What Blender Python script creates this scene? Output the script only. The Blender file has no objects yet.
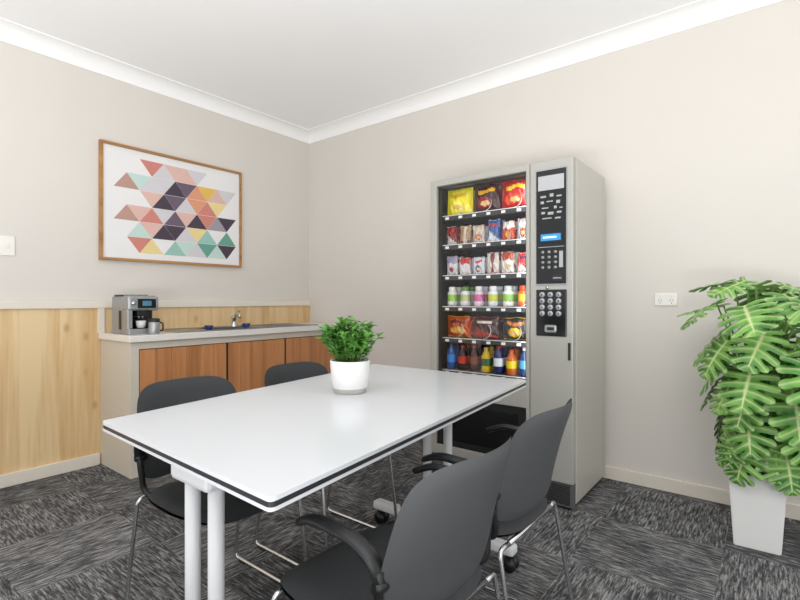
import bpy, bmesh, math, random
from mathutils import Vector, Matrix
random.seed(7)
scene = bpy.context.scene
try:
    scene.view_settings.view_transform = 'Standard'
except Exception:
    pass

def lin(h):
    h = h.lstrip('#')
    out = []
    for i in (0, 2, 4):
        c = int(h[i:i+2], 16) / 255
        out.append(c/12.92 if c <= 0.04045 else ((c+0.055)/1.055)**2.4)
    return (*out, 1)

def mat(name, col, rough=0.5, metal=0.0, emit=None, es=1.0, noise=0.0, nscale=40, bump=0.0):
    m = bpy.data.materials.new(name); m.use_nodes = True
    nt = m.node_tree; b = nt.nodes['Principled BSDF']
    c = lin(col)
    b.inputs['Roughness'].default_value = rough
    b.inputs['Metallic'].default_value = metal
    b.inputs['Base Color'].default_value = c
    if emit:
        b.inputs['Emission Color'].default_value = lin(emit)
        b.inputs['Emission Strength'].default_value = es
    if noise or bump:
        tc = nt.nodes.new('ShaderNodeTexCoord')
        n = nt.nodes.new('ShaderNodeTexNoise'); n.inputs['Scale'].default_value = nscale
        n.inputs['Detail'].default_value = 4
        nt.links.new(tc.outputs['Object'], n.inputs['Vector'])
        if noise:
            r = nt.nodes.new('ShaderNodeValToRGB')
            r.color_ramp.elements[0].color = tuple(x*(1-noise) for x in c[:3])+(1,)
            r.color_ramp.elements[1].color = tuple(min(1, x*(1+noise)) for x in c[:3])+(1,)
            r.color_ramp.elements[0].position = .3; r.color_ramp.elements[1].position = .7
            nt.links.new(n.outputs['Fac'], r.inputs['Fac'])
            nt.links.new(r.outputs['Color'], b.inputs['Base Color'])
        if bump:
            bp = nt.nodes.new('ShaderNodeBump'); bp.inputs['Strength'].default_value = bump
            bp.inputs['Distance'].default_value = 0.002
            nt.links.new(n.outputs['Fac'], bp.inputs['Height'])
            nt.links.new(bp.outputs['Normal'], b.inputs['Normal'])
    return m

def wood(name, c1, c2, vert='Z', board=None, board_axis='Y', rough=0.5, contrast=0.5, knots=False, squash=0.06, scale=9):
    m = bpy.data.materials.new(name); m.use_nodes = True
    nt = m.node_tree; N = nt.nodes; L = nt.links; b = N['Principled BSDF']
    b.inputs['Roughness'].default_value = rough
    tc = N.new('ShaderNodeTexCoord')
    mp = N.new('ShaderNodeMapping')
    s = {'X': (squash, 1, 1), 'Y': (1, squash, 1), 'Z': (1, 1, squash)}[vert]
    mp.inputs['Scale'].default_value = s
    L.new(tc.outputs['Object'], mp.inputs['Vector'])
    vec = mp.outputs['Vector']
    bv = None
    if board:
        sp = N.new('ShaderNodeSeparateXYZ'); L.new(tc.outputs['Object'], sp.inputs[0])
        dv = N.new('ShaderNodeMath'); dv.operation = 'DIVIDE'; dv.inputs[1].default_value = board
        L.new(sp.outputs[board_axis], dv.inputs[0])
        fl = N.new('ShaderNodeMath'); fl.operation = 'FLOOR'; L.new(dv.outputs[0], fl.inputs[0])
        wn = N.new('ShaderNodeTexWhiteNoise'); wn.noise_dimensions = '1D'; L.new(fl.outputs[0], wn.inputs['W'])
        ad = N.new('ShaderNodeVectorMath'); ad.operation = 'ADD'
        L.new(vec, ad.inputs[0]); 
        sc = N.new('ShaderNodeVectorMath'); sc.operation = 'SCALE'; sc.inputs['Scale'].default_value = 7
        L.new(wn.outputs['Color'], sc.inputs[0]); L.new(sc.outputs[0], ad.inputs[1])
        vec = ad.outputs[0]; bv = wn.outputs['Value']
    n = N.new('ShaderNodeTexNoise'); n.inputs['Scale'].default_value = scale; n.inputs['Detail'].default_value = 8
    n.inputs['Distortion'].default_value = .8
    L.new(vec, n.inputs['Vector'])
    n2 = N.new('ShaderNodeTexNoise'); n2.inputs['Scale'].default_value = scale*8; n2.inputs['Detail'].default_value = 3
    L.new(vec, n2.inputs['Vector'])
    a = N.new('ShaderNodeMath'); a.operation = 'MULTIPLY_ADD'; a.inputs[1].default_value = .35
    L.new(n2.outputs['Fac'], a.inputs[0]); L.new(n.outputs['Fac'], a.inputs[2])
    val = a.outputs[0]
    if bv:
        a2 = N.new('ShaderNodeMath'); a2.operation = 'MULTIPLY_ADD'; a2.inputs[1].default_value = .16
        L.new(bv, a2.inputs[0]); L.new(val, a2.inputs[2]); val = a2.outputs[0]
    r = N.new('ShaderNodeValToRGB')
    r.color_ramp.elements[0].color = lin(c2); r.color_ramp.elements[1].color = lin(c1)
    r.color_ramp.elements[0].position = .72-contrast*.35; r.color_ramp.elements[1].position = .72+contrast*.2
    L.new(val, r.inputs['Fac'])
    col = r.outputs['Color']
    if knots:
        mk = N.new('ShaderNodeMapping'); mk.inputs['Scale'].default_value = (5, 7, 4)
        L.new(tc.outputs['Object'], mk.inputs['Vector'])
        vo = N.new('ShaderNodeTexVoronoi'); vo.inputs['Scale'].default_value = 1.0
        L.new(mk.outputs['Vector'], vo.inputs['Vector'])
        kr = N.new('ShaderNodeValToRGB')
        kr.color_ramp.elements[0].position = .05; kr.color_ramp.elements[0].color = (1, 1, 1, 1)
        kr.color_ramp.elements[1].position = .16; kr.color_ramp.elements[1].color = (0, 0, 0, 1)
        L.new(vo.outputs['Distance'], kr.inputs['Fac'])
        mx = N.new('ShaderNodeMixRGB'); mx.inputs['Color2'].default_value = lin('#b58a55')
        ml = N.new('ShaderNodeMath'); ml.operation = 'MULTIPLY'; ml.inputs[1].default_value = .6
        L.new(kr.outputs['Color'], ml.inputs[0]); L.new(ml.outputs[0], mx.inputs['Fac'])
        L.new(col, mx.inputs['Color1']); col = mx.outputs['Color']
    L.new(col, b.inputs['Base Color'])
    return m

# ---------------------------------------------------------------- builder
class B:
    def __init__(s, name):
        s.name = name; s.v = []; s.f = []; s.mi = []; s.sm = []; s.mats = []; s.uv = {}
    def m(s, mt):
        if mt not in s.mats: s.mats.append(mt)
        return s.mats.index(mt)
    def add(s, verts, faces, mt, smooth=False, M=None):
        o = len(s.v)
        for p in verts:
            p = Vector(p)
            if M: p = M @ p
            s.v.append(tuple(p))
        ms = mt if isinstance(mt, list) else None
        k = None if ms else s.m(mt)
        for i, f in enumerate(faces):
            s.f.append(tuple(o+j for j in f)); s.mi.append(s.m(ms[i]) if ms else k); s.sm.append(smooth)
    def box(s, a, b, mt, bev=0.0, M=None, seg=2):
        a = Vector(a); b = Vector(b)
        bm = bmesh.new(); bmesh.ops.create_cube(bm, size=1)
        c = (a+b)/2; d = b-a
        for v in bm.verts: v.co = Vector((v.co.x*d.x, v.co.y*d.y, v.co.z*d.z)) + c
        if bev > 0:
            bmesh.ops.bevel(bm, geom=bm.edges[:], offset=bev, segments=seg, affect='EDGES', profile=.5)
        bm.verts.index_update()
        s.add([v.co.copy() for v in bm.verts], [[v.index for v in f.verts] for f in bm.faces], mt, False, M)
        bm.free()
    def lathe(s, prof, c, mt, seg=24, smooth=True, M=None, cap=True):
        vs = []; fs = []
        n = len(prof)
        for r, z in prof:
            for k in range(seg):
                a = 2*math.pi*k/seg
                vs.append((c[0]+r*math.cos(a), c[1]+r*math.sin(a), c[2]+z))
        for i in range(n-1):
            for k in range(seg):
                k2 = (k+1) % seg
                fs.append((i*seg+k, i*seg+k2, (i+1)*seg+k2, (i+1)*seg+k))
        s.add(vs, fs, mt, smooth, M)
        if cap:
            s.add(vs[:seg], [tuple(reversed(range(seg)))], mt, False, M)
            s.add(vs[-seg:], [tuple(range(seg))], mt, False, M)
    def cyl(s, p0, p1, r, mt, seg=16, M=None, r2=None):
        s.tube([p0, p1], r, mt, seg, M, r2=r2, smooth=True)
    def tube(s, pts, r, mt, seg=8, M=None, r2=None, smooth=True, flat=None):
        pts = [Vector(p) for p in pts]
        n = len(pts); vs = []; fs = []
        t0 = (pts[1]-pts[0]).normalized()
        up = Vector((0, 0, 1)) if abs(t0.z) < .9 else Vector((1, 0, 0))
        nrm = (up - t0*up.dot(t0)).normalized()
        for i, p in enumerate(pts):
            if i == 0: t = t0
            elif i == n-1: t = (pts[i]-pts[i-1]).normalized()
            else:
                t = ((pts[i+1]-p).normalized() + (p-pts[i-1]).normalized())
                t = t.normalized() if t.length > 1e-6 else t0
            nrm = (nrm - t*nrm.dot(t)).normalized()
            bn = t.cross(nrm)
            rr = r if r2 is None else r + (r2-r)*i/(n-1)
            for k in range(seg):
                a = 2*math.pi*k/seg
                fa, fb = (1, 1) if flat is None else flat
                vs.append(p + nrm*math.cos(a)*rr*fa + bn*math.sin(a)*rr*fb)
        for i in range(n-1):
            for k in range(seg):
                k2 = (k+1) % seg
                fs.append((i*seg+k, i*seg+k2, (i+1)*seg+k2, (i+1)*seg+k))
        fs.append(tuple(reversed(range(seg)))); fs.append(tuple((n-1)*seg+k for k in range(seg)))
        s.add(vs, fs, mt, smooth, M)
    def grid(s, fn, nu, nv, mt, smooth=True, M=None, matfn=None):
        vs = [Vector(fn(i/nu, j/nv)) for i in range(nu+1) for j in range(nv+1)]
        fs = []; ms = []
        idx = lambda i, j: i*(nv+1)+j
        for i in range(nu):
            for j in range(nv):
                fs.append((idx(i, j), idx(i+1, j), idx(i+1, j+1), idx(i, j+1)))
                ms.append(matfn((i+.5)/nu, (j+.5)/nv) if matfn else mt)
        s.add(vs, fs, ms, smooth, M)
    def prism(s, poly, z0, z1, mt, M=None):
        n = len(poly)
        vs = [(x, y, z0) for x, y in poly]+[(x, y, z1) for x, y in poly]
        fs = [tuple(reversed(range(n))), tuple(range(n, 2*n))] + [(i, (i+1) % n, n+(i+1) % n, n+i) for i in range(n)]
        s.add(vs, fs, mt, False, M)
    def done(s, parent=None, fix=True):
        me = bpy.data.meshes.new(s.name)
        me.from_pydata(s.v, [], s.f)
        for mt in s.mats: me.materials.append(mt)
        for p, k, sm in zip(me.polygons, s.mi, s.sm):
            p.material_index = k; p.use_smooth = sm
        if fix:
            bm = bmesh.new(); bm.from_mesh(me)
            bmesh.ops.recalc_face_normals(bm, faces=bm.faces[:])
            bm.to_mesh(me); bm.free()
        me.update()
        o = bpy.data.objects.new(s.name, me); scene.collection.objects.link(o)
        if parent: o.parent = parent
        return o

def empty(name, loc=(0, 0, 0)):
    e = bpy.data.objects.new(name, None); e.location = loc; e.empty_display_size = .1
    scene.collection.objects.link(e); return e

def fillet(pts, r, n=5):
    pts = [Vector(p) for p in pts]; out = [pts[0]]
    for i in range(1, len(pts)-1):
        p = pts[i]; a = (pts[i-1]-p); b = (pts[i+1]-p)
        ra = min(r, a.length*.49, b.length*.49)
        A = p+a.normalized()*ra; C = p+b.normalized()*ra
        for k in range(n+1):
            t = k/n
            out.append(A*(1-t)**2 + p*2*t*(1-t) + C*t*t)
    out.append(pts[-1]); return out

# ---------------------------------------------------------------- materials
M_wall = mat('wall_paint', '#dad5ce', .75, noise=.010, nscale=2, bump=.02)
M_ceil = mat('ceiling_paint', '#fafafa', .85, noise=.003, nscale=3)
M_corn = mat('cornice_paint', '#f9f9f8', .6, noise=.004, nscale=5)
M_trim = mat('trim_cream', '#e4dccf', .5, noise=.02, nscale=8)
M_pine = wood('pine_panel', '#e8cda0', '#d0a872', board=.205, knots=True, contrast=.8, rough=.45)
M_oak = wood('cabinet_timber', '#ca8c5a', '#a0683c', board=.098, contrast=.9, rough=.4, scale=12)
M_frame = wood('oak_frame', '#b98a55', '#8f6233', vert='Y', contrast=.8)
M_cab = mat('cabinet_laminate', '#d0c8ba', .5, noise=.02)
M_top = mat('countertop_laminate', '#e6e3dd', .3, noise=.02, nscale=60)
M_steel = mat('stainless_steel', '#a4a5a6', .3, .9, noise=.03, nscale=20)
M_chrome = mat('chrome', '#cfd1d3', .2, 1.0)
M_tbl = mat('table_white', '#d1d4d8', .22, noise=.004)
M_tblleg = mat('table_leg_white', '#e0e2e4', .35)
M_band = mat('edge_band_dark', '#2b2d31', .4)
M_blk = mat('black_plastic', '#17181a', .42, noise=.05)
M_seat = mat('charcoal_fabric', '#36383a', .85, noise=.18, nscale=500, bump=.25)
M_back = mat('charcoal_shell', '#4a4c4e', .6, noise=.06, nscale=400, bump=.1)
M_white = mat('white_ceramic', '#e8e8e6', .35, noise=.004)
M_pgrey = mat('ceramic_grey', '#b9b7b2', .6, noise=.05, nscale=80)
M_soil = mat('soil', '#3a2a1e', .95, noise=.3, nscale=90, bump=.6)

# carpet
def carpet():
    m = bpy.data.materials.new('carpet_tiles'); m.use_nodes = True
    nt = m.node_tree; N = nt.nodes; L = nt.links; b = N['Principled BSDF']
    b.inputs['Roughness'].default_value = .95
    b.inputs['Specular IOR Level'].default_value = .1
    tc = N.new('ShaderNodeTexCoord')
    def streak(sx, sy):
        mp = N.new('ShaderNodeMapping'); mp.inputs['Scale'].default_value = (sx, sy, 1)
        L.new(tc.outputs['Object'], mp.inputs['Vector'])
        n = N.new('ShaderNodeTexNoise'); n.inputs['Scale'].default_value = 1; n.inputs['Detail'].default_value = 4
        n.inputs['Roughness'].default_value = .7; n.inputs['Distortion'].default_value = .5
        L.new(mp.outputs['Vector'], n.inputs['Vector'])
        return n.outputs['Fac']
    A = streak(13, 115); C = streak(115, 13)
    ck = N.new('ShaderNodeTexChecker'); ck.inputs['Scale'].default_value = 2.0
    mo = N.new('ShaderNodeMapping'); mo.inputs['Location'].default_value = (.13, .07, .25)
    L.new(tc.outputs['Object'], mo.inputs['Vector']); L.new(mo.outputs['Vector'], ck.inputs['Vector'])
    mx = N.new('ShaderNodeMix'); mx.data_type = 'FLOAT'
    L.new(ck.outputs['Fac'], mx.inputs[0]); L.new(A, mx.inputs[2]); L.new(C, mx.inputs[3])
    big = N.new('ShaderNodeTexNoise'); big.inputs['Scale'].default_value = 7; big.inputs['Detail'].default_value = 3
    L.new(tc.outputs['Object'], big.inputs['Vector'])
    fine = N.new('ShaderNodeTexNoise'); fine.inputs['Scale'].default_value = 260
    L.new(tc.outputs['Object'], fine.inputs['Vector'])
    # per tile tone
    sc2 = N.new('ShaderNodeVectorMath'); sc2.operation = 'SCALE'; sc2.inputs['Scale'].default_value = 2.0
    L.new(mo.outputs['Vector'], sc2.inputs[0])
    fl2 = N.new('ShaderNodeVectorMath'); fl2.operation = 'FLOOR'; L.new(sc2.outputs[0], fl2.inputs[0])
    wn2 = N.new('ShaderNodeTexWhiteNoise'); wn2.noise_dimensions = '3D'; L.new(fl2.outputs[0], wn2.inputs['Vector'])
    a1 = N.new('ShaderNodeMath'); a1.operation = 'MULTIPLY_ADD'; a1.inputs[1].default_value = .20
    L.new(big.outputs['Fac'], a1.inputs[0]); L.new(mx.outputs[0], a1.inputs[2])
    a2 = N.new('ShaderNodeMath'); a2.operation = 'MULTIPLY_ADD'; a2.inputs[1].default_value = .22
    L.new(fine.outputs['Fac'], a2.inputs[0]); L.new(a1.outputs[0], a2.inputs[2])
    a3 = N.new('ShaderNodeMath'); a3.operation = 'MULTIPLY_ADD'; a3.inputs[1].default_value = .06
    L.new(wn2.outputs['Value'], a3.inputs[0]); L.new(a2.outputs[0], a3.inputs[2])
    r = N.new('ShaderNodeValToRGB')
    e = r.color_ramp.elements
    e[0].position = .58; e[0].color = lin('#353638')
    e[1].position = .89; e[1].color = lin('#a09f9f')
    k = e.new(.71); k.color = lin('#4e4e50')
    k = e.new(.79); k.color = lin('#757575')
    L.new(a3.outputs[0], r.inputs['Fac']); L.new(r.outputs['Color'], b.inputs['Base Color'])
    bp = N.new('ShaderNodeBump'); bp.inputs['Strength'].default_value = .4; bp.inputs['Distance'].default_value = .003
    L.new(fine.outputs['Fac'], bp.inputs['Height']); L.new(bp.outputs['Normal'], b.inputs['Normal'])
    return m
M_carpet = carpet()

# ---------------------------------------------------------------- room
XR, YF, ZC = 5.0, -4.3, 2.69
b = B('floor'); b.box((-.1, YF, -.06), (XR, .1, 0), M_carpet); b.done()
b = B('wall_left'); b.box((-.1, YF, 0), (0, .1, ZC), M_wall); b.done()
b = B('wall_back'); b.box((0, 0, 0), (XR, .1, ZC), M_wall); b.done()
b = B('ceiling'); b.box((-.1, YF, ZC), (XR, .1, ZC+.08), M_ceil); b.done()
# cove cornice
prof = [(0.0, -.09)]
prof += [(.006, -.09), (.006, -.082)]
for k in range(9):
    a = math.pi/2*k/8
    prof.append((.006+.084*(1-math.cos(a)), -.082+.076*math.sin(a)))
prof += [(.1, -.006), (.1, 0), (0, 0)]
def cornice(name, axis):
    bb = B(name); n = len(prof)
    if axis == 'L':
        vs = [(p, YF, ZC+q) for p, q in prof]+[(p, -p, ZC+q) for p, q in prof]
    else:
        vs = [(p, -p, ZC+q) for p, q in prof]+[(XR, -p, ZC+q) for p, q in prof]
    fs = [(i, (i+1) % n, n+(i+1) % n, n+i) for i in range(n)]
    bb.add(vs, fs, M_corn, False); bb.done()
cornice('trim_1', 'L'); cornice('trim_2', 'R')
b = B('baseboard_back'); b.box((.012, -.015, 0), (XR, 0, .075), M_trim, .003); b.done()
b = B('baseboard_left'); b.box((.011, YF, 0), (.03, -1.83, .075), M_trim, .003); b.done()
b = B('trim_3')  # pine dado boarding
b.box((0, YF, .0), (.011, -.002, 1.035), M_pine); b.done()
b = B('trim_4')  # dado rail
b.box((0, YF, 1.035), (.028, -.002, 1.085), M_trim, .005); b.box((0, -1.84, .87), (.026, -1.80, 1.035), M_trim, .003); b.done()

# ---------------------------------------------------------------- kitchen counter
kit = empty('kitchen_cabinet')
KY0 = -1.82
b = B('cupboard')
b.box((.012, KY0, 0), (.45, KY0+.03, .83), M_cab, .002)
b.box((.45, KY0, 0), (.466, KY0+.05, .83), M_cab, .002)
b.box((.012, KY0+.03, .0), (.41, -.02, .07), M_blk)
b.box((.012, KY0+.03, .07), (.42, -.02, .72), M_cab)
b.box((.42, KY0+.05, .785), (.462, -.02, .83), M_cab, .002)
def doorp(y0, y1):
    n = max(1, round((y1-y0)/.098)); w = (y1-y0)/n
    b.box((.42, y0, .06), (.450, y1, .782), M_blk)
    for i in range(n):
        b.box((.449, y0+i*w+.001, .065), (.462, y0+(i+1)*w-.001, .780), M_oak, .002, seg=1)
doorp(KY0+.055, -1.17); doorp(-1.155, -.655); doorp(-.64, -.022)
z0, z1 = .832, .872
X0, X1 = .012, .49
hx0, hx1, hy0, hy1 = .13, .41, -1.22, -.82
b.box((X0, KY0-.015, z0), (X1, hy0, z1), M_top, .003)
b.box((X0, hy1, z0), (X1, -.002, z1), M_top, .003)
b.box((X0, hy0, z0), (hx0, hy1, z1), M_top)
b.box((hx1, hy0, z0), (X1, hy1, z1), M_top)
b.done(kit)
b = B('sink')
t = .003
b.box((.07, -1.50, z1), (.44, hy0, z1+.004), M_steel, .001)
b.box((.07, hy1, z1), (.44, -.28, z1+.004), M_steel, .001)
b.box((.07, hy0, z1), (hx0, hy1, z1+.004), M_steel)
b.box((hx1, hy0, z1), (.44, hy1, z1+.004), M_steel)
zb = .74
b.box((hx0, hy0, zb), (hx1, hy1, zb+t), M_steel)
b.box((hx0, hy0, zb), (hx0+t, hy1, z1), M_steel); b.box((hx1-t, hy0, zb), (hx1, hy1, z1), M_steel)
b.box((hx0, hy0, zb), (hx1, hy0+t, z1), M_steel); b.box((hx0, hy1-t, zb), (hx1, hy1, z1), M_steel)
for i in range(7):
    b.box((.11+i*.045, -.74, z1+.004), (.118+i*.045, -.34, z1+.008), M_steel, .001)
b.lathe([(.03, 0), (.03, .004), (.012, .005)], (.27, -1.02, zb+t), M_chrome)
b.box((.07, -1.50, z1+.003), (.076, -.28, z1+.009), M_steel); b.box((.434, -1.50, z1+.003), (.44, -.28, z1+.009), M_steel)
b.done(kit)
b = B('faucet')
fy = -.88; fz = z1+.003
b.lathe([(.027, 0), (.027, .008), (.019, .02), (.018, .06), (.022, .065), (.022, .078), (.012, .088)], (.10, fy, fz), M_chrome)
b.tube(fillet([(.10, fy, fz+.05), (.16, fy-.02, fz+.105), (.27, fy-.06, fz+.10), (.27, fy-.06, fz+.075)], .03), .010, M_chrome, 10)
b.tube([(.10, fy, fz+.083), (.085, fy+.03, fz+.11), (.07, fy+.07, fz+.125)], .007, M_chrome, 8)
b.done(kit)
M_blue = mat('blue_ceramic', '#1c3468', .25)
for i, (cx, cy) in enumerate([(.40, -1.27), (.4375, -.99)]):
    b = B('blue_cup')
    zc = z1+.0095 if i else z1+.0045
    b.lathe([(.016, 0), (.020, .004), (.026, .022), (.028, .034), (.025, .034), (.022, .022), (.012, .006)], (cx, cy, zc), M_blue, 20)
    b.tube([(cx, cy-.025, zc+.028), (cx, cy-.040, zc+.026), (cx, cy-.040, zc+.014), (cx, cy-.022, zc+.010)], .0035, M_blue, 8)
    b.done()

# coffee machine
M_silver = mat('brushed_silver', '#a5a7a9', .35, .6, noise=.02)
M_dark = mat('gloss_black', '#101114', .15)
M_lcd = mat('lcd_screen', '#3e6f8c', .2, emit='#5fa8c8', es=.15)
b = B('coffee_machine')
cx, cy, cz = .25, -1.70, z1+.0005
b.box((cx-.13, cy-.095, cz), (cx+.02, cy+.095, cz+.24), M_silver, .008)
b.box((cx+.01, cy-.095, cz+.15), (cx+.12, cy+.095, cz+.24), M_silver, .010)
b.box((cx+.118, cy-.082, cz+.160), (cx+.124, cy+.082, cz+.23), M_silver, .002)
b.box((cx+.122, cy-.04, cz+.165), (cx+.1255, cy+.075, cz+.225), M_dark, .002)
b.box((cx+.01, cy-.085, cz+.02), (cx+.025, cy+.085, cz+.15), M_dark)
b.box((cx+.0, cy-.095, cz), (cx+.13, cy+.095, cz+.035), M_silver, .005)
b.box((cx+.03, cy-.08, cz+.033), (cx+.125, cy+.08, cz+.039), M_dark, .001)
b.box((cx-.01, cy-.098, cz+.03), (cx+.02, cy+.098, cz+.15), M_blk)
b.box((cx+.01, cy-.095, cz+.03), (cx+.115, cy-.065, cz+.155), M_silver, .004)
b.box((cx+.05, cy-.03, cz+.115), (cx+.10, cy+.03, cz+.155), M_blk, .005)
b.cyl((cx+.075, cy-.012, cz+.12), (cx+.075, cy-.012, cz+.10), .006, M_chrome, 10)
b.cyl((cx+.075, cy+.012, cz+.12), (cx+.075, cy+.012, cz+.10), .006, M_chrome, 10)
b.lathe([(.020, 0), (.026, .01), (.03, .045), (.027, .045), (.018, .008)], (cx+.078, cy, cz+.039), M_white, 18)
b.box((cx+.125, cy-.01, cz+.180), (cx+.127, cy+.045, cz+.212), M_lcd)
for k in (-.062,):
    b.cyl((cx+.122, cy+k, cz+.197), (cx+.132, cy+k, cz+.197), .014, M_chrome, 16)
b.box((cx-.12, cy-.085, cz+.238), (cx+.0, cy+.085, cz+.252), M_blk, .006)
b.box((cx+.015, cy-.08, cz+.239), (cx+.11, cy+.08, cz+.246), M_chrome, .002)
b.done()
b = B('milk_container')
mx_, my_ = .435, -1.665
b.lathe([(.030, 0), (.033, .01), (.033, .075), (.028, .08)], (mx_, my_, z1+.0005), M_silver, 20)
b.lathe([(.034, 0), (.034, .018), (.02, .022)], (mx_, my_, z1+.08), M_blk, 20)
b.tube(fillet([(mx_, my_+.03, z1+.075), (mx_, my_+.056, z1+.07), (mx_, my_+.056, z1+.02), (mx_, my_+.03, z1+.02)], .015), .005, M_blk, 8)
b.done()

# ---------------------------------------------------------------- framed artwork
b = B('framed_artwork')
ay0, ay1, az0, az1 = -1.83, -.762, 1.36, 2.157
fw = .018
b.box((.002, ay0, az0), (.032, ay1, az0+fw), M_frame, .001); b.box((.002, ay0, az1-fw), (.032, ay1, az1), M_frame, .001)
b.box((.002, ay0, az0+fw), (.032, ay0+fw, az1-fw), M_frame, .001); b.box((.002, ay1-fw, az0+fw), (.032, ay1, az1-fw), M_frame, .001)
M_paper = mat('art_paper', '#e9e8e8', .6)
b.box((.002, ay0+fw, az0+fw), (.018, ay1-fw, az1-fw), M_paper)
cols = {'p': '#cf8478', 'P': '#dfb8ae', 'd': '#6a5a6c', 'D': '#453a48', 'g': '#9d99a2', 'y': '#e2bc5a', 'Y': '#e9d596', 'm': '#98c3b7',
        'M': '#c3dad3', 'n': '#67a090', 'l': '#d2cfd4', 'b': '#bb9587', 'o': '#dd9b79', 'w': None}
nm = {'P': 'pink_light', 'p': 'pink', 'D': 'plum_dark', 'd': 'plum', 'Y': 'cream', 'y': 'yellow', 'M': 'mint_light', 'm': 'mint', 'n': 'teal', 'l': 'pale', 'b': 'tan', 'o': 'peach', 'g': 'grey'}
am = {k: (mat('art_'+nm[k], v, .6) if v else None) for k, v in cols.items()}
rows = ["wwwplPPlwwwwww",
        "wbMllDdoyPlMww",
        "wwwPDdlopYwMlw",
        "wbPpldPDpgDlMw",
        "wwMPDDlYmwnmDw",
        "wwpYwmMlnMDdlw"]
tw, th = .170, .111
oy = ay0+.085; oz = az1-.07
for r, row in enumerate(rows):
    zt = oz-r*th; zb_ = zt-th
    for k, ch in enumerate(row):
        if ch == 'w': continue
        y_l = oy+(k-1)*tw/2
        up = (k+r) % 2 == 0
        e = .0012
        if y_l+tw > ay1-.04: continue
        if up: tri = [(y_l+e, zb_+e), (y_l+tw-e, zb_+e), (y_l+tw/2, zt-e)]
        else: tri = [(y_l+e, zt-e), (y_l+tw-e, zt-e), (y_l+tw/2, zb_+e)]
        b.add([(.0186, y, z) for y, z in tri], [(0, 1, 2)], am[ch])
b.done(fix=False)

# ---------------------------------------------------------------- switch + outlet
M_plate = mat('switch_plastic', '#ece9e3', .35)
b = B('light_switch')
b.box((0, -2.35, 1.35), (.008, -2.275, 1.465), M_plate, .003)
b.box((.008, -2.322, 1.395), (.013, -2.303, 1.42), M_plate, .002)
b.done()
b = B('power_outlet')
b.box((2.998, -.009, 1.057), (3.113, 0, 1.13), M_plate, .003)
M_slot = mat('slot_dark', '#55524e', .6)
for c in (3.027, 3.084):
    b.box((c-.009, -.013, 1.108), (c+.009, -.009, 1.121), M_plate, .001)
    for dx, rot in ((-.007, .5), (.007, -.5), (0, 0)):
        Mx = Matrix.Translation((c+dx, -.0095, 1.088 if dx else 1.073)) @ Matrix.Rotation(rot, 4, 'Y')
        b.box((-.0012, -.0005, -.005), (.0012, .0005, .005), M_slot, 0, Mx)
b.done()

# ---------------------------------------------------------------- vending machine
vm = empty('vending_machine', (0, 0, 0))
M_vm = mat('machine_grey_paint', '#aeada6', .38, .15, noise=.01)
M_vms = mat('machine_side_paint', '#bdbab2', .4, noise=.01)
M_int = mat('machine_interior', '#1d1f22', .6)
M_shelf = mat('shelf_grey', '#6d7073', .4, .4)
M_wire = mat('spiral_wire', '#d5d7d8', .3, .7)
b = B('cabinet_body')
vx0, vx1, vc = 1.85, 2.735, 2.50
yf, yb = -.62, -.05
gx0, gx1, gz0, gz1 = 1.893, 2.478, .635, 1.792
b.box((vx0, yf+.05, .03), (vx0+.025, yb, 1.83), M_vms, .002)
b.box((vx0+.02, yb-.03, .03), (vc, yb, 1.83), M_vms)
b.box((vx0, yf+.05, 1.805), (vc, yb, 1.83), M_vms, .002)
b.box((vx0+.01, yf+.04, .04), (vc, yb-.02, .6), M_int)
b.box((vc+.003, yf+.045, .03), (vx1, yb, 1.83), M_vms, .003)
b.box((vc+.003, yf-.004, .14), (vx1, yf+.042, 1.83), M_vm, .006)
b.box((vx1-.001, yf+.05, .10), (vx1+.002, yb-.06, 1.80), M_vms, .001)
b.box((vx1-.001, yb-.045, .10), (vx1+.002, yb-.005, 1.80), M_vms, .001)
b.box((vx0, yf, .14), (gx0, yf+.045, 1.83), M_vm, .005)
b.box((gx1, yf, .14), (vc, yf+.045, 1.83), M_vm, .004)
b.box((gx0-.003, yf, gz1), (gx1+.003, yf+.045, 1.83), M_vm, .004)
b.box((gx0-.003, yf, .50), (gx1+.003, yf+.045, gz0), M_vm, .004)
b.box((gx0-.003, yf, .14), (gx1+.003, yf+.045, .20), M_vm, .004)
b.box((gx0, yf+.01, .20), (gx1, yf+.03, .50), M_blk, .002)
b.box((gx0+.05, yf+.003, .24), (gx1-.05, yf+.012, .46), M_dark, .004)
b.box((gx0, yf+.024, gz0), (gx0+.012, yf+.05, gz1), M_blk); b.box((gx1-.012, yf+.024, gz0), (gx1, yf+.05, gz1), M_blk)
b.box((gx0, yf+.024, gz1-.012), (gx1, yf+.05, gz1), M_blk)
b.box((vx0+.02, yf+.03, 0), (vx1-.02, yb-.02, .14), M_blk)
b.box((vx0+.01, yf+.01, .015), (vx1, yf+.035, .138), mat('kick_grey', '#5b5c5e', .5), .002)
for i in range(10):
    b.box((2.53, yf+.006, .03+i*.01), (2.715, yf+.011, .034+i*.01), M_blk)
b.box((vx0+.024, yf+.05, .6), (vx0+.03, yb-.03, 1.805), M_int)
b.box((vc-.03, yf+.05, .6), (vc, yb-.03, 1.805), M_int)
b.box((vx0+.02, yb-.2, .6), (vc, yb-.03, 1.805), M_int)
b.box((vx0+.02, yf+.05, 1.795), (vc, yb-.03, 1.806), M_int)
shelves = [1.615, 1.433, 1.243, 1.05, .855, .655]
sx0, sx1 = vx0+.042, vc-.037
M_tag = mat('price_tag', '#e4e4e2', .5)
M_strip = mat('shelf_strip_dark', '#2b2d30', .4)
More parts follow.
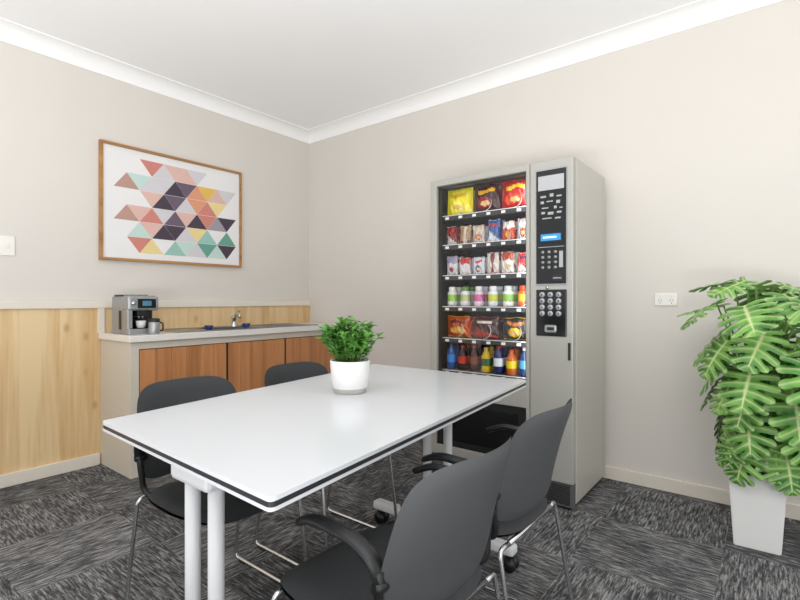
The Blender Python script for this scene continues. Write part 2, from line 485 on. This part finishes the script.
for z in shelves:
    b.box((sx0, yf+.07, z-.006), (sx1, yb-.2, z), M_shelf)
    b.box((sx0, yf+.06, z-.03), (sx1, yf+.072, z+.002), M_strip, .002)
    b.box((sx0, yf+.058, z-.003), (sx1, yf+.0605, z+.001), M_tag)
    for k in range(6):
        xx = sx0+(k+.5)*(sx1-sx0)/6
        b.box((xx-.016, yf+.056, z-.024), (xx+.008, yf+.061, z-.009), M_tag)
b.done(vm)

# control panel
b = B('control_panel')
px0, px1 = 2.541, 2.703; fy_ = yf-.004
b.box((px0, fy_-.008, 1.175), (px1, fy_+.002, 1.775), M_dark, .004)
b.box((px0-.003, fy_-.005, 1.168), (px1+.003, fy_+.002, 1.782), M_silver, .002)
b.box((px0, fy_-.008, .900), (px1, fy_+.002, 1.145), M_dark, .004)
b.box((px0+.012, fy_-.0095, 1.668), (px1-.012, fy_-.007, 1.745), mat('notice_card', '#b4b6b8', .5), .001)
M_ic = mat('print_white', '#a8aaab', .5)
random.seed(3)
for (ax, az, w, h) in [(.04, 1.635, .030, .010), (.085, 1.64, .020, .016), (.125, 1.632, .026, .008), (.035, 1.605, .018, .014), (.075, 1.608, .034, .006),
                       (.12, 1.602, .020, .016), (.05, 1.575, .036, .006), (.105, 1.575, .014, .014), (.135, 1.570, .016, .006), (.04, 1.55, .020, .012),
                       (.08, 1.545, .030, .014), (.125, 1.548, .024, .010), (.06, 1.52, .05, .006), (.118, 1.518, .030, .008)]:
    b.box((px0+ax-w/2, fy_-.009, az-h/2), (px0+ax+w/2, fy_-.0075, az+h/2), M_ic)
b.box((px0+.020, fy_-.011, 1.390), (px1-.020, fy_-.007, 1.448), M_blk, .003)
b.box((px0+.028, fy_-.0125, 1.402), (px1-.028, fy_-.0105, 1.436), mat('display_blue', '#2a78b0', .2, emit='#46b4f0', es=.45))
b.box((px0+.040, fy_-.0132, 1.415), (px1-.050, fy_-.0120, 1.423), mat('display_text', '#dff2ff', .3, emit='#dff2ff', es=.6))
b.box((px0+.012, fy_-.010, 1.367), (px1-.012, fy_-.0075, 1.370), M_ic)
for r in range(4):
    for c in range(3):
        xx = px0+.038+c*.034; zz = 1.342-r*.027
        b.cyl((xx, fy_-.007, zz), (xx, fy_-.0125, zz), .0085, M_silver, 12)
b.box((px0+.125, fy_-.009, 1.26), (px0+.145, fy_-.0075, 1.345), M_ic)
b.box((px1-.075, fy_-.011, 1.185), (px1-.018, fy_-.007, 1.225), M_blk, .002)
b.box((px1-.068, fy_-.0125, 1.202), (px1-.025, fy_-.0105, 1.208), M_silver)
M_key = mat('key_silver', '#b4b8bb', .4, .2)
for r in range(4):
    for c in range(3):
        xx = px0+.035+c*.044; zz = 1.118-r*.033
        b.cyl((xx, fy_-.007, zz), (xx, fy_-.014, zz), .0140, M_key, 16)
        b.box((xx-.003, fy_-.0150, zz-.005), (xx+.003, fy_-.0138, zz+.005), M_dark)
b.box((px0+.05, fy_-.012, .920), (px1-.05, fy_-.007, .960), M_silver, .008)
b.box((px0+.062, fy_-.014, .932), (px1-.062, fy_-.011, .948), M_blk, .004)
b.cyl((2.60, fy_, 1.155), (2.60, fy_-.006, 1.155), .008, M_chrome, 12)
b.box((2.71, fy_-.006, .78), (2.722, fy_+.001, .87), M_blk, .002)
b.done(vm)

# glass
mg = bpy.data.materials.new('display_glass'); mg.use_nodes = True
nt = mg.node_tree; nt.nodes.clear()
o_ = nt.nodes.new('ShaderNodeOutputMaterial'); mixn = nt.nodes.new('ShaderNodeMixShader')
tr = nt.nodes.new('ShaderNodeBsdfTransparent'); gl = nt.nodes.new('ShaderNodeBsdfGlossy'); gl.inputs['Roughness'].default_value = .02
mixn.inputs[0].default_value = .02
nt.links.new(tr.outputs[0], mixn.inputs[1]); nt.links.new(gl.outputs[0], mixn.inputs[2]); nt.links.new(mixn.outputs[0], o_.inputs[0])
b = B('glass_pane'); b.box((gx0-.002, yf+.018, gz0-.002), (gx1+.002, yf+.022, gz1+.002), mg); b.done(vm)

# products
snack_cols = {}
def SM(c, rough=.25):
    if c not in snack_cols: snack_cols[c] = mat('wrapper_'+c[1:], c, rough)
    return snack_cols[c]
b = B('snack_stock')
random.seed(5)
def bag(cx, y, z, w, h, c1, c2, c3=None, th=.022, style=0):
    ph = random.uniform(0, 6)
    lean = random.uniform(-.06, .06)
    def f(u, v):
        a = math.sin(math.pi*u)**.6; c = math.sin(math.pi*v)**.5
        x = (u-.5)*w*(1-.10*math.sin(math.pi*v)+.03*math.sin(v*9+ph)); zz = v*h+.003*math.sin(u*8+ph)*(v > .9)
        cr = .004*math.sin(u*14+ph+4*v)*math.sin(v*10+ph*2)+.002*math.sin(u*31+9*v)
        return (cx+x+lean*zz, y-th*a*c-cr, z+zz)
    def mf(u, v):
        if v < .04 or v > .96: return SM(c2)
        wv = .04*math.sin(u*9+ph)
        if style == 0:      # title bar + picture blob
            if abs(v+wv-.72) < .07 and .16 < u < .84: return SM(c3 or c2)
            if ((u-.48)/.32)**2+((v-.33)/.18)**2 < 1+.4*math.sin(9*u+ph): 
                return SM(c2) if ((u-.5)/.18)**2+((v-.3)/.09)**2 > 1 else SM('#d8b070')
        elif style == 1:    # diagonal sash
            if u*.5+v < .58: return SM(c2)
            if abs(v-.75) < .07 and .12 < u < .8: return SM(c3 or c2)
        elif style == 2:
            if v+wv > .62: return SM(c2)
            if ((u-.5)/.26)**2+((v-.3)/.13)**2 < 1: return SM(c3 or c2)
        else:
            if abs(u-.5) < .14+.06*math.sin(7*v+ph): return SM(c2)
            if v < .2: return SM(c3 or c2)
        return SM(c1)
    b.grid(f, 26, 26, SM(c1), True, matfn=mf)
    b.grid(lambda u, v: (cx+(u-.5)*w+lean*v*h, y+.012*math.sin(math.pi*u)*math.sin(math.pi*v), z+v*h), 4, 4, SM(c1))
def spiral(cx, z, r, turns=4, y0=yf+.075, y1=yf+.30):
    n = turns*14
    pts = [(cx+r*math.sin(2*math.pi*i/14), y0+(y1-y0)*i/n, z+r*1.0-r*math.cos(2*math.pi*i/14)+.003) for i in range(n+1)]
    b.tube(pts, .0022, M_wire, 5)
def slotx(k, n): return sx0+(k+.5)*(sx1-sx0)/n
yi = yf+.125
for k, (a, c, d, st) in enumerate([('#e8d81a', '#f4ea4c', '#c8a818', 0), ('#3a0e10', '#8c1818', '#e0a41a', 0), ('#b81a1a', '#d8401c', '#efc030', 0)]):
    bag(slotx(k, 3), yi, shelves[0]+.004, .182, .168, a, c, d, .038, st)
    bag(slotx(k, 3), yi+.06, shelves[0]+.004, .17, .16, a, c, d, .03, st)
    spiral(slotx(k, 3), shelves[0], .048)
R2 = [('#7a1c1c', '#c8c0b8', '#c02020'), ('#a28163', '#cfc2b0', '#7a3a20'), ('#b9b3ac', '#c8542a', '#d0b880'), ('#2f4f8a', '#c8ccd0', '#b83030'), ('#b8482c', '#d2cfc9', '#d09030'), ('#a6a9a9', '#af3b2d', '#e0e0e0')]
R3 = [('#c9c6c2', '#9890a8', '#98304c'), ('#cfcccc', '#b73b3b', '#d5d5d5'), ('#c4c6ca', '#4a6098', '#c83030'), ('#cdc7bf', '#7c2f3c', '#d0b0a0'), ('#cfceca', '#a8452f', '#d6b787'), ('#b73030', '#cfc5ba', '#303060')]
for row, zi in ((R2, 1), (R3, 2)):
    for k, (a, c, d) in enumerate(row):
        hh = random.uniform(.105, .132)
        bag(slotx(k, 6), yi-.01, shelves[zi]+.004, .076, hh, a, c, d, .014, random.randint(0, 3))
        bag(slotx(k, 6)+.004, yi+.04, shelves[zi]+.004, .076, hh, a, c, d, .014, random.randint(0, 3))
        spiral(slotx(k, 6), shelves[zi], .026)
R4 = [('#d9d9d6', '#8fbf3a', '#deded8'), ('#d8d8dc', '#b0b880', '#5a8a3a'), ('#d8c6d0', '#c05a90', '#d8d8da'), ('#cfd6de', '#b8bc40', '#e0e0e0'), ('#d8d8d0', '#7eb04a', '#c0c8cc'), ('#d8571c', '#e0a028', '#c8401c')]
for k, (body, band, cap) in enumerate(R4):
    for dy in (0, .075):
        x = slotx(k, 6); z = shelves[3]+.004
        b.lathe([(.030, 0), (.032, .004), (.032, .03)], (x, yi-.01+dy, z), SM(body), 18)
        b.lathe([(.0322, .028), (.0322, .07)], (x, yi-.01+dy, z), SM(band), 18, cap=False)
        b.lathe([(.032, .07), (.032, .082), (.020, .094)], (x, yi-.01+dy, z), SM(body), 18)
        b.lathe([(.021, .092), (.024, .094), (.024, .116), (.020, .119)], (x, yi-.01+dy, z), SM(cap), 18)
    spiral(x, shelves[3], .030)
for k, (a, c, d) in enumerate([('#b2441a', '#d8a23a', '#5a1810'), ('#3a1414', '#a8402c', '#d8c8b8'), ('#2f2a1c', '#d8b02a', '#c86a1c')]):
    bag(slotx(k, 3), yi, shelves[4]+.004, .165, .13, a, c, d, .03, k % 2)
    bag(slotx(k, 3), yi+.06, shelves[4]+.004, .155, .12, a, c, d, .03, k % 2)
    spiral(slotx(k, 3), shelves[4], .045)
R6 = [('#1a4a8c', '#2f7fd0', '#163a7a'), ('#1a0c0c', '#b82020', '#a81818'), ('#3a1412', '#7a3a1a', '#b02a20'), ('#c8a81a', '#2a5a30', '#d8b020'), ('#1c2a5a', '#d0d6dc', '#b02020'), ('#b85a1a', '#d8c020', '#c04018'), ('#1c3a6a', '#4a90c8', '#d8d8de')]
hs = [1.0, .93, .97, .9, 1.0, .88, .98]
for k, (body, band, cap) in enumerate(R6):
    q = hs[k]
    for dy in (0, .07):
        x = slotx(k, 7); z = shelves[5]+.003
        b.lathe([(.026, 0), (.030, .005), (.029, .045*q)], (x, yi-.01+dy, z), SM(body, .12), 18)
        b.lathe([(.0303, .042*q), (.0303, .09*q)], (x, yi-.01+dy, z), SM(band), 18, cap=False)
        b.lathe([(.029, .088*q), (.030, .1*q), (.024, .122*q), (.012, .140*q), (.012, .150*q)], (x, yi-.01+dy, z), SM(body, .12), 18)
        b.lathe([(.014, .146*q), (.014, .163*q), (.011, .165*q)], (x, yi-.01+dy, z), SM(cap), 14)
b.done(vm, fix=True)
def area(name, loc, rot, sx, sy, e, col=(1, 1, 1), parent=None):
    l = bpy.data.lights.new(name, 'AREA'); l.shape = 'RECTANGLE'; l.size = sx; l.size_y = sy; l.energy = e; l.color = col
    o = bpy.data.objects.new(name, l); o.location = loc; o.rotation_euler = rot; scene.collection.objects.link(o)
    if parent: o.parent = parent
    return o
area('display_lamp_right', (gx1-.016, yf+.034, 1.21), (math.radians(90), 0, math.radians(35)), .02, 1.1, 1.6, parent=vm)

# ---------------------------------------------------------------- meeting table
b = B('meeting_table')
TL, TN, TR, TF = (1.970, -2.521), (2.828, -2.553), (2.669, -1.046), (1.777, -1.064)
def roundpoly(P, r=.016, n=4):
    out = []
    for i in range(len(P)):
        p = Vector(P[i]); a = (Vector(P[i-1])-p).normalized(); c = (Vector(P[(i+1) % len(P)])-p).normalized()
        A = p+a*r; C = p+c*r
        for k in range(n+1):
            t = k/n; q = A*(1-t)**2+p*2*t*(1-t)+C*t*t; out.append((q.x, q.y))
    return out
poly = roundpoly([TL, TN, TR, TF])
cen = Vector((sum(p[0] for p in poly)/len(poly), sum(p[1] for p in poly)/len(poly)))
def scaled(pl, d):
    out = []
    for p in pl:
        v = Vector(p)-cen; out.append(tuple(cen+v*(1-d/v.length)))
    return out
b.prism(poly, .7205, .730, M_tbl)
b.prism(scaled(poly, .001), .7095, .7205, M_band)
b.prism(poly, .702, .7095, M_tbl)
for (xc, yc, f0, f1) in ((2.42, -2.45, 2.05, 2.60), (2.355, -1.30, 1.99, 2.73)):
    for dx in (-.055, .055):
        b.cyl((xc+dx, yc, .09), (xc+dx, yc, .66), .0195, M_tblleg, 20)
    b.box((xc-.09, yc-.045, .635), (xc+.09, yc+.05, .702), M_tblleg, .012)
    b.box((xc-.30, yc-.02, .672), (xc+.30, yc+.03, .702), M_tblleg, .004)
    b.box((f0, yc-.028, .065), (f1, yc+.028, .105), M_tblleg, .012)
    b.box((xc-.085, yc-.033, .07), (xc+.085, yc+.033, .135), M_tblleg, .012)
    for fx in (f0+.03, f1-.03):
        b.cyl((fx, yc, .07), (fx, yc, .045), .010, M_blk, 10)
        for dy in (-.016, .016):
            b.cyl((fx+.008, yc+dy-.009, .028), (fx+.008, yc+dy+.009, .028), .028, M_blk, 18)
        b.box((fx-.014, yc-.012, .02), (fx+.02, yc+.012, .055), M_blk, .003)
b.tube([(2.42, -2.42, .672), (2.355, -1.33, .672)], .02, M_tblleg, 12)
b.done()

# ---------------------------------------------------------------- chairs
def chair(loc, rz):
    b = B('office_armchair')
    sw, sd = .43, .43
    def se(u, v, n=3.2):
        x = 2*u-1; y = 2*v-1
        m = max(abs(x), abs(y))
        if m < 1e-6: return 0, 0
        L = (abs(x)**n+abs(y)**n)**(1/n)
        return x*m/L, y*m/L
    def seat(u, v):
        x, y = se(u, v)
        e = max(abs(2*u-1), abs(2*v-1))
        z = .435 + .010*y*y - .012*(1-min(1, x*x+y*y)) - .02*max(0, x-.6)/.4 - .014*max(0, e-.85)/.15
        return (.01+x*sd/2, y*sw/2, z)
    b.grid(seat, 20, 20, M_seat, True)
    def seatb(u, v):
        x, y = se(u, v); p = seat(u, v)
        e = max(abs(2*u-1), abs(2*v-1))
        return (p[0], p[1], .421-.022*(1-max(0, e-.8)/.2) - .02*max(0, x-.6)/.4)
    b.grid(seatb, 20, 20, M_blk, True)
    def back(u, v, off=0.0):
        x, y = se(u, v, 5)
        e = max(abs(2*u-1), abs(2*v-1))
        z = .62+y*.163
        hw = .205*(1-.06*y)
        yy = x*hw
        s_ = (z-.46)/.32
        tilt = -.205-.055*s_ - .035*s_**2
        xx = tilt+.055*x*x
        th = .011*(1-max(0, e-.85)/.15)
        return (xx+off*th, yy, z)
    b.grid(lambda u, v: back(u, v, 1), 18, 18, M_seat, True)
    b.grid(lambda u, v: back(u, v, -1), 18, 18, M_back, True)
    for s in (-1, 1):
        y = s*.205
        pts = fillet([(-.19, s*.155, .405), (-.185, y, .405), (-.255, y+s*.012, .009), (.215, y+s*.012, .009), (.165, y, .405), (.165, s*.13, .405)], .03)
        b.tube(pts, .0070, M_chrome, 8)
        pts = fillet([(-.08, s*.17, .41), (-.17, s*.192, .43), (-.165, s*.203, .50), (-.172, s*.210, .58)], .03)
        b.tube(pts, .010, M_blk, 8)
        ya = s*.212
        pts = fillet([(-.172, s*.202, .545), (-.165, ya, .600), (-.11, ya, .624), (.01, ya, .628), (.065, ya-s*.01, .604)], .04, 6)
        b.tube(pts, .016, M_blk, 10, flat=(.6, 1.15))
        b.cyl((-.172, s*.185, .55), (-.172, s*.220, .55), .012, M_blk, 10)
        for fx in (-.2, .17):
            b.box((fx-.02, y+s*.012-.009, 0), (fx+.02, y+s*.012+.009, .006), M_blk)
    b.tube([(-.19, -.155, .405), (-.19, .155, .405)], .0075, M_chrome, 8)
    b.tube([(.165, -.13, .405), (.165, .13, .405)], .0075, M_chrome, 8)
    o = b.done()
    o.location = loc; o.rotation_euler = (0, 0, rz)
    return o
chair((2.80, -2.195, 0), math.pi-math.radians(2))
chair((2.77, -1.69, 0), math.pi)
chair((2.01, -2.15, 0), 0)
chair((1.985, -1.60, 0), 0)

# ---------------------------------------------------------------- table plant
def leafmat(name, c1, c2, c3):
    m = bpy.data.materials.new(name); m.use_nodes = True
    nt = m.node_tree; N = nt.nodes; L = nt.links; bs = N['Principled BSDF']
    bs.inputs['Roughness'].default_value = .4
    at = N.new('ShaderNodeAttribute'); at.attribute_name = 'vein'
    tc = N.new('ShaderNodeTexCoord'); n = N.new('ShaderNodeTexNoise'); n.inputs['Scale'].default_value = 12
    L.new(tc.outputs['Object'], n.inputs['Vector'])
    r = N.new('ShaderNodeValToRGB'); r.color_ramp.elements[0].color = lin(c1); r.color_ramp.elements[1].color = lin(c2)
    r.color_ramp.elements[0].position = .35; r.color_ramp.elements[1].position = .65
    L.new(n.outputs['Fac'], r.inputs['Fac'])
    mx = N.new('ShaderNodeMixRGB'); mx.inputs['Color2'].default_value = lin(c3)
    L.new(r.outputs['Color'], mx.inputs['Color1']); L.new(at.outputs['Fac'], mx.inputs['Fac'])
    L.new(mx.outputs['Color'], bs.inputs['Base Color'])
    return m
M_herb = leafmat('herb_leaf', '#3c7029', '#659f42', '#8cc060')
M_stem = mat('stem_green', '#5f8a3c', .5)
M_mon = leafmat('monstera_leaf', '#377628', '#74ac4b', '#cddc9c')
pot = empty('potted_herb', (2.24, -1.741, .7302))
b = B('pot')
b.lathe([(.058, 0), (.062, .003), (.066, .02)], (0, 0, 0), M_pgrey, 40)
b.lathe([(.066, .02), (.0735, .055), (.078, .12), (.078, .126), (.072, .126), (.070, .11)], (0, 0, 0), M_white, 40, cap=False)
b.lathe([(.071, .112), (.03, .116), (.001, .118)], (0, 0, 0), M_soil, 30, cap=False)
b.done(pot)
b = B('foliage')
random.seed(11)
def smallleaf(p, d, L, W):
    d = d.normalized(); side = d.cross(Vector((0, 0, 1)))
    side = side.normalized() if side.length > .05 else Vector((1, 0, 0))
    side = (side + Vector([random.uniform(-.4, .4) for _ in range(3)])).normalized()
    n = side.cross(d).normalized()
    vs = []; fs = []
    prof_ = [(0, .05), (.2, .7), (.45, 1), (.7, .8), (.9, .35), (1, .02)]
    for t, w in prof_:
        c = p+d*L*t-n*L*.25*t*t
        vs += [c-side*W*w+n*W*.35*w, c, c+side*W*w+n*W*.35*w]
    for i in range(len(prof_)-1):
        for k in (0, 1):
            fs.append((i*3+k, i*3+k+1, i*3+k+4, i*3+k+3))
    b.add(vs, fs, M_herb, True)
for i in range(95):
    a = random.uniform(0, 2*math.pi); rr = math.sqrt(random.random())
    base = Vector((.045*rr*math.cos(a), .045*rr*math.sin(a), .112))
    ht = .160*(1-.30*rr*rr)*random.uniform(.66, 1.05)
    tip = Vector((.115*rr*math.cos(a), .115*rr*math.sin(a), .112+ht))
    mid = (base+tip)/2+Vector((0, 0, .012))
    b.tube([base, mid, tip], .0016, M_stem, 4)
    for t in (.3, .45, .6, .75, .88, 1.0):
        p = base*(1-t)**2+mid*2*t*(1-t)+tip*t*t
        for k in range(2):
            aa = random.uniform(0, 2*math.pi)
            d = Vector((math.cos(aa), math.sin(aa), random.uniform(.1, 1.4)))
            smallleaf(p, d, random.uniform(.028, .042), random.uniform(.007, .010))
b.done(pot, fix=False)

# ---------------------------------------------------------------- monstera
mp_ = empty('potted_monstera', (3.480, -.41, 0))
b = B('planter')
def sq(h, z): return [(-h, -h, z), (h, -h, z), (h, h, z), (-h, h, z)]
def planter():
    hb, ht_, H, t = .084, .103, .325, .008
    Mz = Matrix.Rotation(math.radians(3), 4, 'Z')
    bm = bmesh.new()
    vs = [bm.verts.new(p) for p in sq(hb, 0)+sq(ht_, H)+sq(ht_-t, H)+sq(ht_-t-.004, H-.04)]
    bm.faces.new([vs[3], vs[2], vs[1], vs[0]])
    for r in range(3):
        for k in range(4):
            k2 = (k+1) % 4
            bm.faces.new([vs[r*4+k], vs[r*4+k2], vs[r*4+4+k2], vs[r*4+4+k]])
    ed = [e for e in bm.edges]
    bmesh.ops.bevel(bm, geom=ed, offset=.004, segments=2, affect='EDGES')
    bm.verts.index_update()
    b.add([v.co.copy() for v in bm.verts], [[v.index for v in f.verts] for f in bm.faces], M_white, False, Mz)
    bm.free()
    b.add(sq(.093, .290), [(0, 1, 2, 3)], M_soil, False, Mz)
planter(); b.done(mp_)
b = B('monstera_foliage'); vein = []
def padvein(val):
    while len(vein) < len(b.v): vein.append(val)
def monleaf(M, L, nf=6, curl=.25):
    for side in (1, -1):
        for i in range(nf):
            s0, s1 = i/nf, (i+1)/nf
            ts = [0, .10, .22, .32, .42, .60, .8, .93, 1.0]
            wf = [1, 1, 1, .98, .74, .64, .64, .50, .14]
            if i == nf-1: wf = [1, 1, 1, 1, .95, .9, .8, .65, .4]
            vs = []; vv = []
            ns = 6
            for t, w in zip(ts, wf):
                for k in range(ns+1):
                    q = k/ns
                    s = s0+(s1-s0)*(.5+(q-.5)*w)
                    ph = math.radians(160)*(1-s)**1.05
                    R = Vector((L*(.96*s**1.15), 0, 0))
                    O = Vector((.40*L+.60*L*math.cos(ph), side*.50*L*abs(math.sin(ph))**.85, 0))
                    P = R.lerp(O, t)
                    x = P.x/L; y = P.y/L
                    P.z = L*(-curl*x*x*.9 - .25*y*y*2 + .10*abs(y)) + L*.018*math.cos(2*math.pi*(q-.5))*(t*(1-t)*4)
                    vs.append(P)
                    c = 1.0 if t == 0 else (.7 if k == ns//2 else (.12 if abs(k-ns//2) == 1 else 0))*(1-t*.5)+(.2 if t > .9 else 0)
                    vv.append(min(1, c))
            fs = []
            for r in range(len(ts)-1):
                for k in range(ns):
                    fs.append((r*(ns+1)+k, r*(ns+1)+k+1, (r+1)*(ns+1)+k+1, (r+1)*(ns+1)+k))
            b.add(vs, fs, M_mon, True, M); vein.extend(vv)
random.seed(33)
def place(base, tipdir, normal, L, roots=(0, 0, .29)):
    x = Vector(tipdir).normalized(); n = Vector(normal); n = (n-x*n.dot(x)).normalized(); y = n.cross(x)
    M = Matrix((x, y, n)).transposed().to_4x4(); M.translation = Vector(base)
    monleaf(M, L, curl=random.uniform(.1, .35))
    r0 = Vector(roots); bs = Vector(base)
    c1 = r0.lerp(bs, .35)+Vector((0, 0, .22*(bs-r0).length+.02)); c1.x *= .5; c1.y *= .5
    pts = []
    for k in range(9):
        t = k/8
        pts.append(r0*(1-t)**2+c1*2*t*(1-t)+bs*t*t)
    b.tube(pts, .0055, M_stem, 6, r2=.0035); padvein(.1)
tiers = [  # z, radius, count, droop, length
    (.50, .14, 7, -2.0, .18), (.60, .16, 8, -1.7, .20), (.71, .18, 8, -1.4, .21),
    (.82, .19, 8, -1.2, .22), (.93, .19, 8, -.9, .22), (1.05, .17, 8, -.5, .22), (1.15, .10, 6, -.15, .21)]
for ti, (z, r, n, dr, L) in enumerate(tiers):
    for k in range(n):
        a = 2*math.pi*(k+.5*(ti % 2))/n+random.uniform(-.3, .3)
        ca, sa = math.cos(a), math.sin(a)
        rr = r*random.uniform(.7, 1.2)
        if sa > .3: rr *= .8
        base = (rr*ca+.02, rr*sa, z+random.uniform(-.035, .035))
        sw = random.uniform(-.6, .6)
        tip = (ca-sw*sa, (sa+sw*ca)*(.5 if sa > 0 else 1), dr+random.uniform(-.35, .35))
        nrm = (ca, sa, .7+random.uniform(-.3, .4))
        LL = L*random.uniform(.85, 1.15)
        if sa > .3: LL *= .85
        if ca < -.5 and sa < .5: LL *= .88
        place(base, tip, nrm, LL)
# low hanging leaves at the front of the pot
for (bx, by, bz, tx, ty, tz, LL) in [(.10, -.11, .45, .35, -.45, -1.6, .17), (.14, -.02, .47, .7, -.3, -1.5, .18), (-.07, -.12, .48, -.35, -.4, -1.2, .13)]:
    place((bx, by, bz), (tx, ty, tz), (tx, ty-.4, .5), LL)
for k in range(5):
    a = k*1.3
    b.tube([(0.015*math.cos(a), .015*math.sin(a), .28), (.03*math.cos(a), .03*math.sin(a), .6), (.04*math.cos(a+.3), .04*math.sin(a+.3), .95)], .008, M_stem, 7, r2=.005); padvein(.1)
o = b.done(mp_, fix=False)
att = o.data.attributes.new('vein', 'FLOAT', 'POINT')
att.data.foreach_set('value', vein[:len(o.data.vertices)])

# ---------------------------------------------------------------- light
w = bpy.data.worlds.new('World'); scene.world = w; w.use_nodes = True
bg = w.node_tree.nodes['Background']; bg.inputs[0].default_value = (1, 1, 1, 1); bg.inputs[1].default_value = 1.08
area('added_fill', (4.4, -4.1, 1.5), (math.radians(92), 0, math.radians(45)), 2.2, 1.6, 20)  # added fill lamp behind the camera, no window is built there
area('added_ceiling_fill', (3.3, -3.95, .6), (math.radians(178), 0, math.radians(38)), 2.4, .9, 150)  # added unseen uplight behind the camera, brightens the ceiling

# ---------------------------------------------------------------- camera
cd = bpy.data.cameras.new('camera'); cd.sensor_width = 36; cd.lens = 478/800*36; cd.clip_start = .02
co = bpy.data.objects.new('camera', cd); scene.collection.objects.link(co)
co.location = (3.55, -3.09, 1.09); co.rotation_euler = (math.radians(90), 0, math.radians(38.2))
scene.camera = co
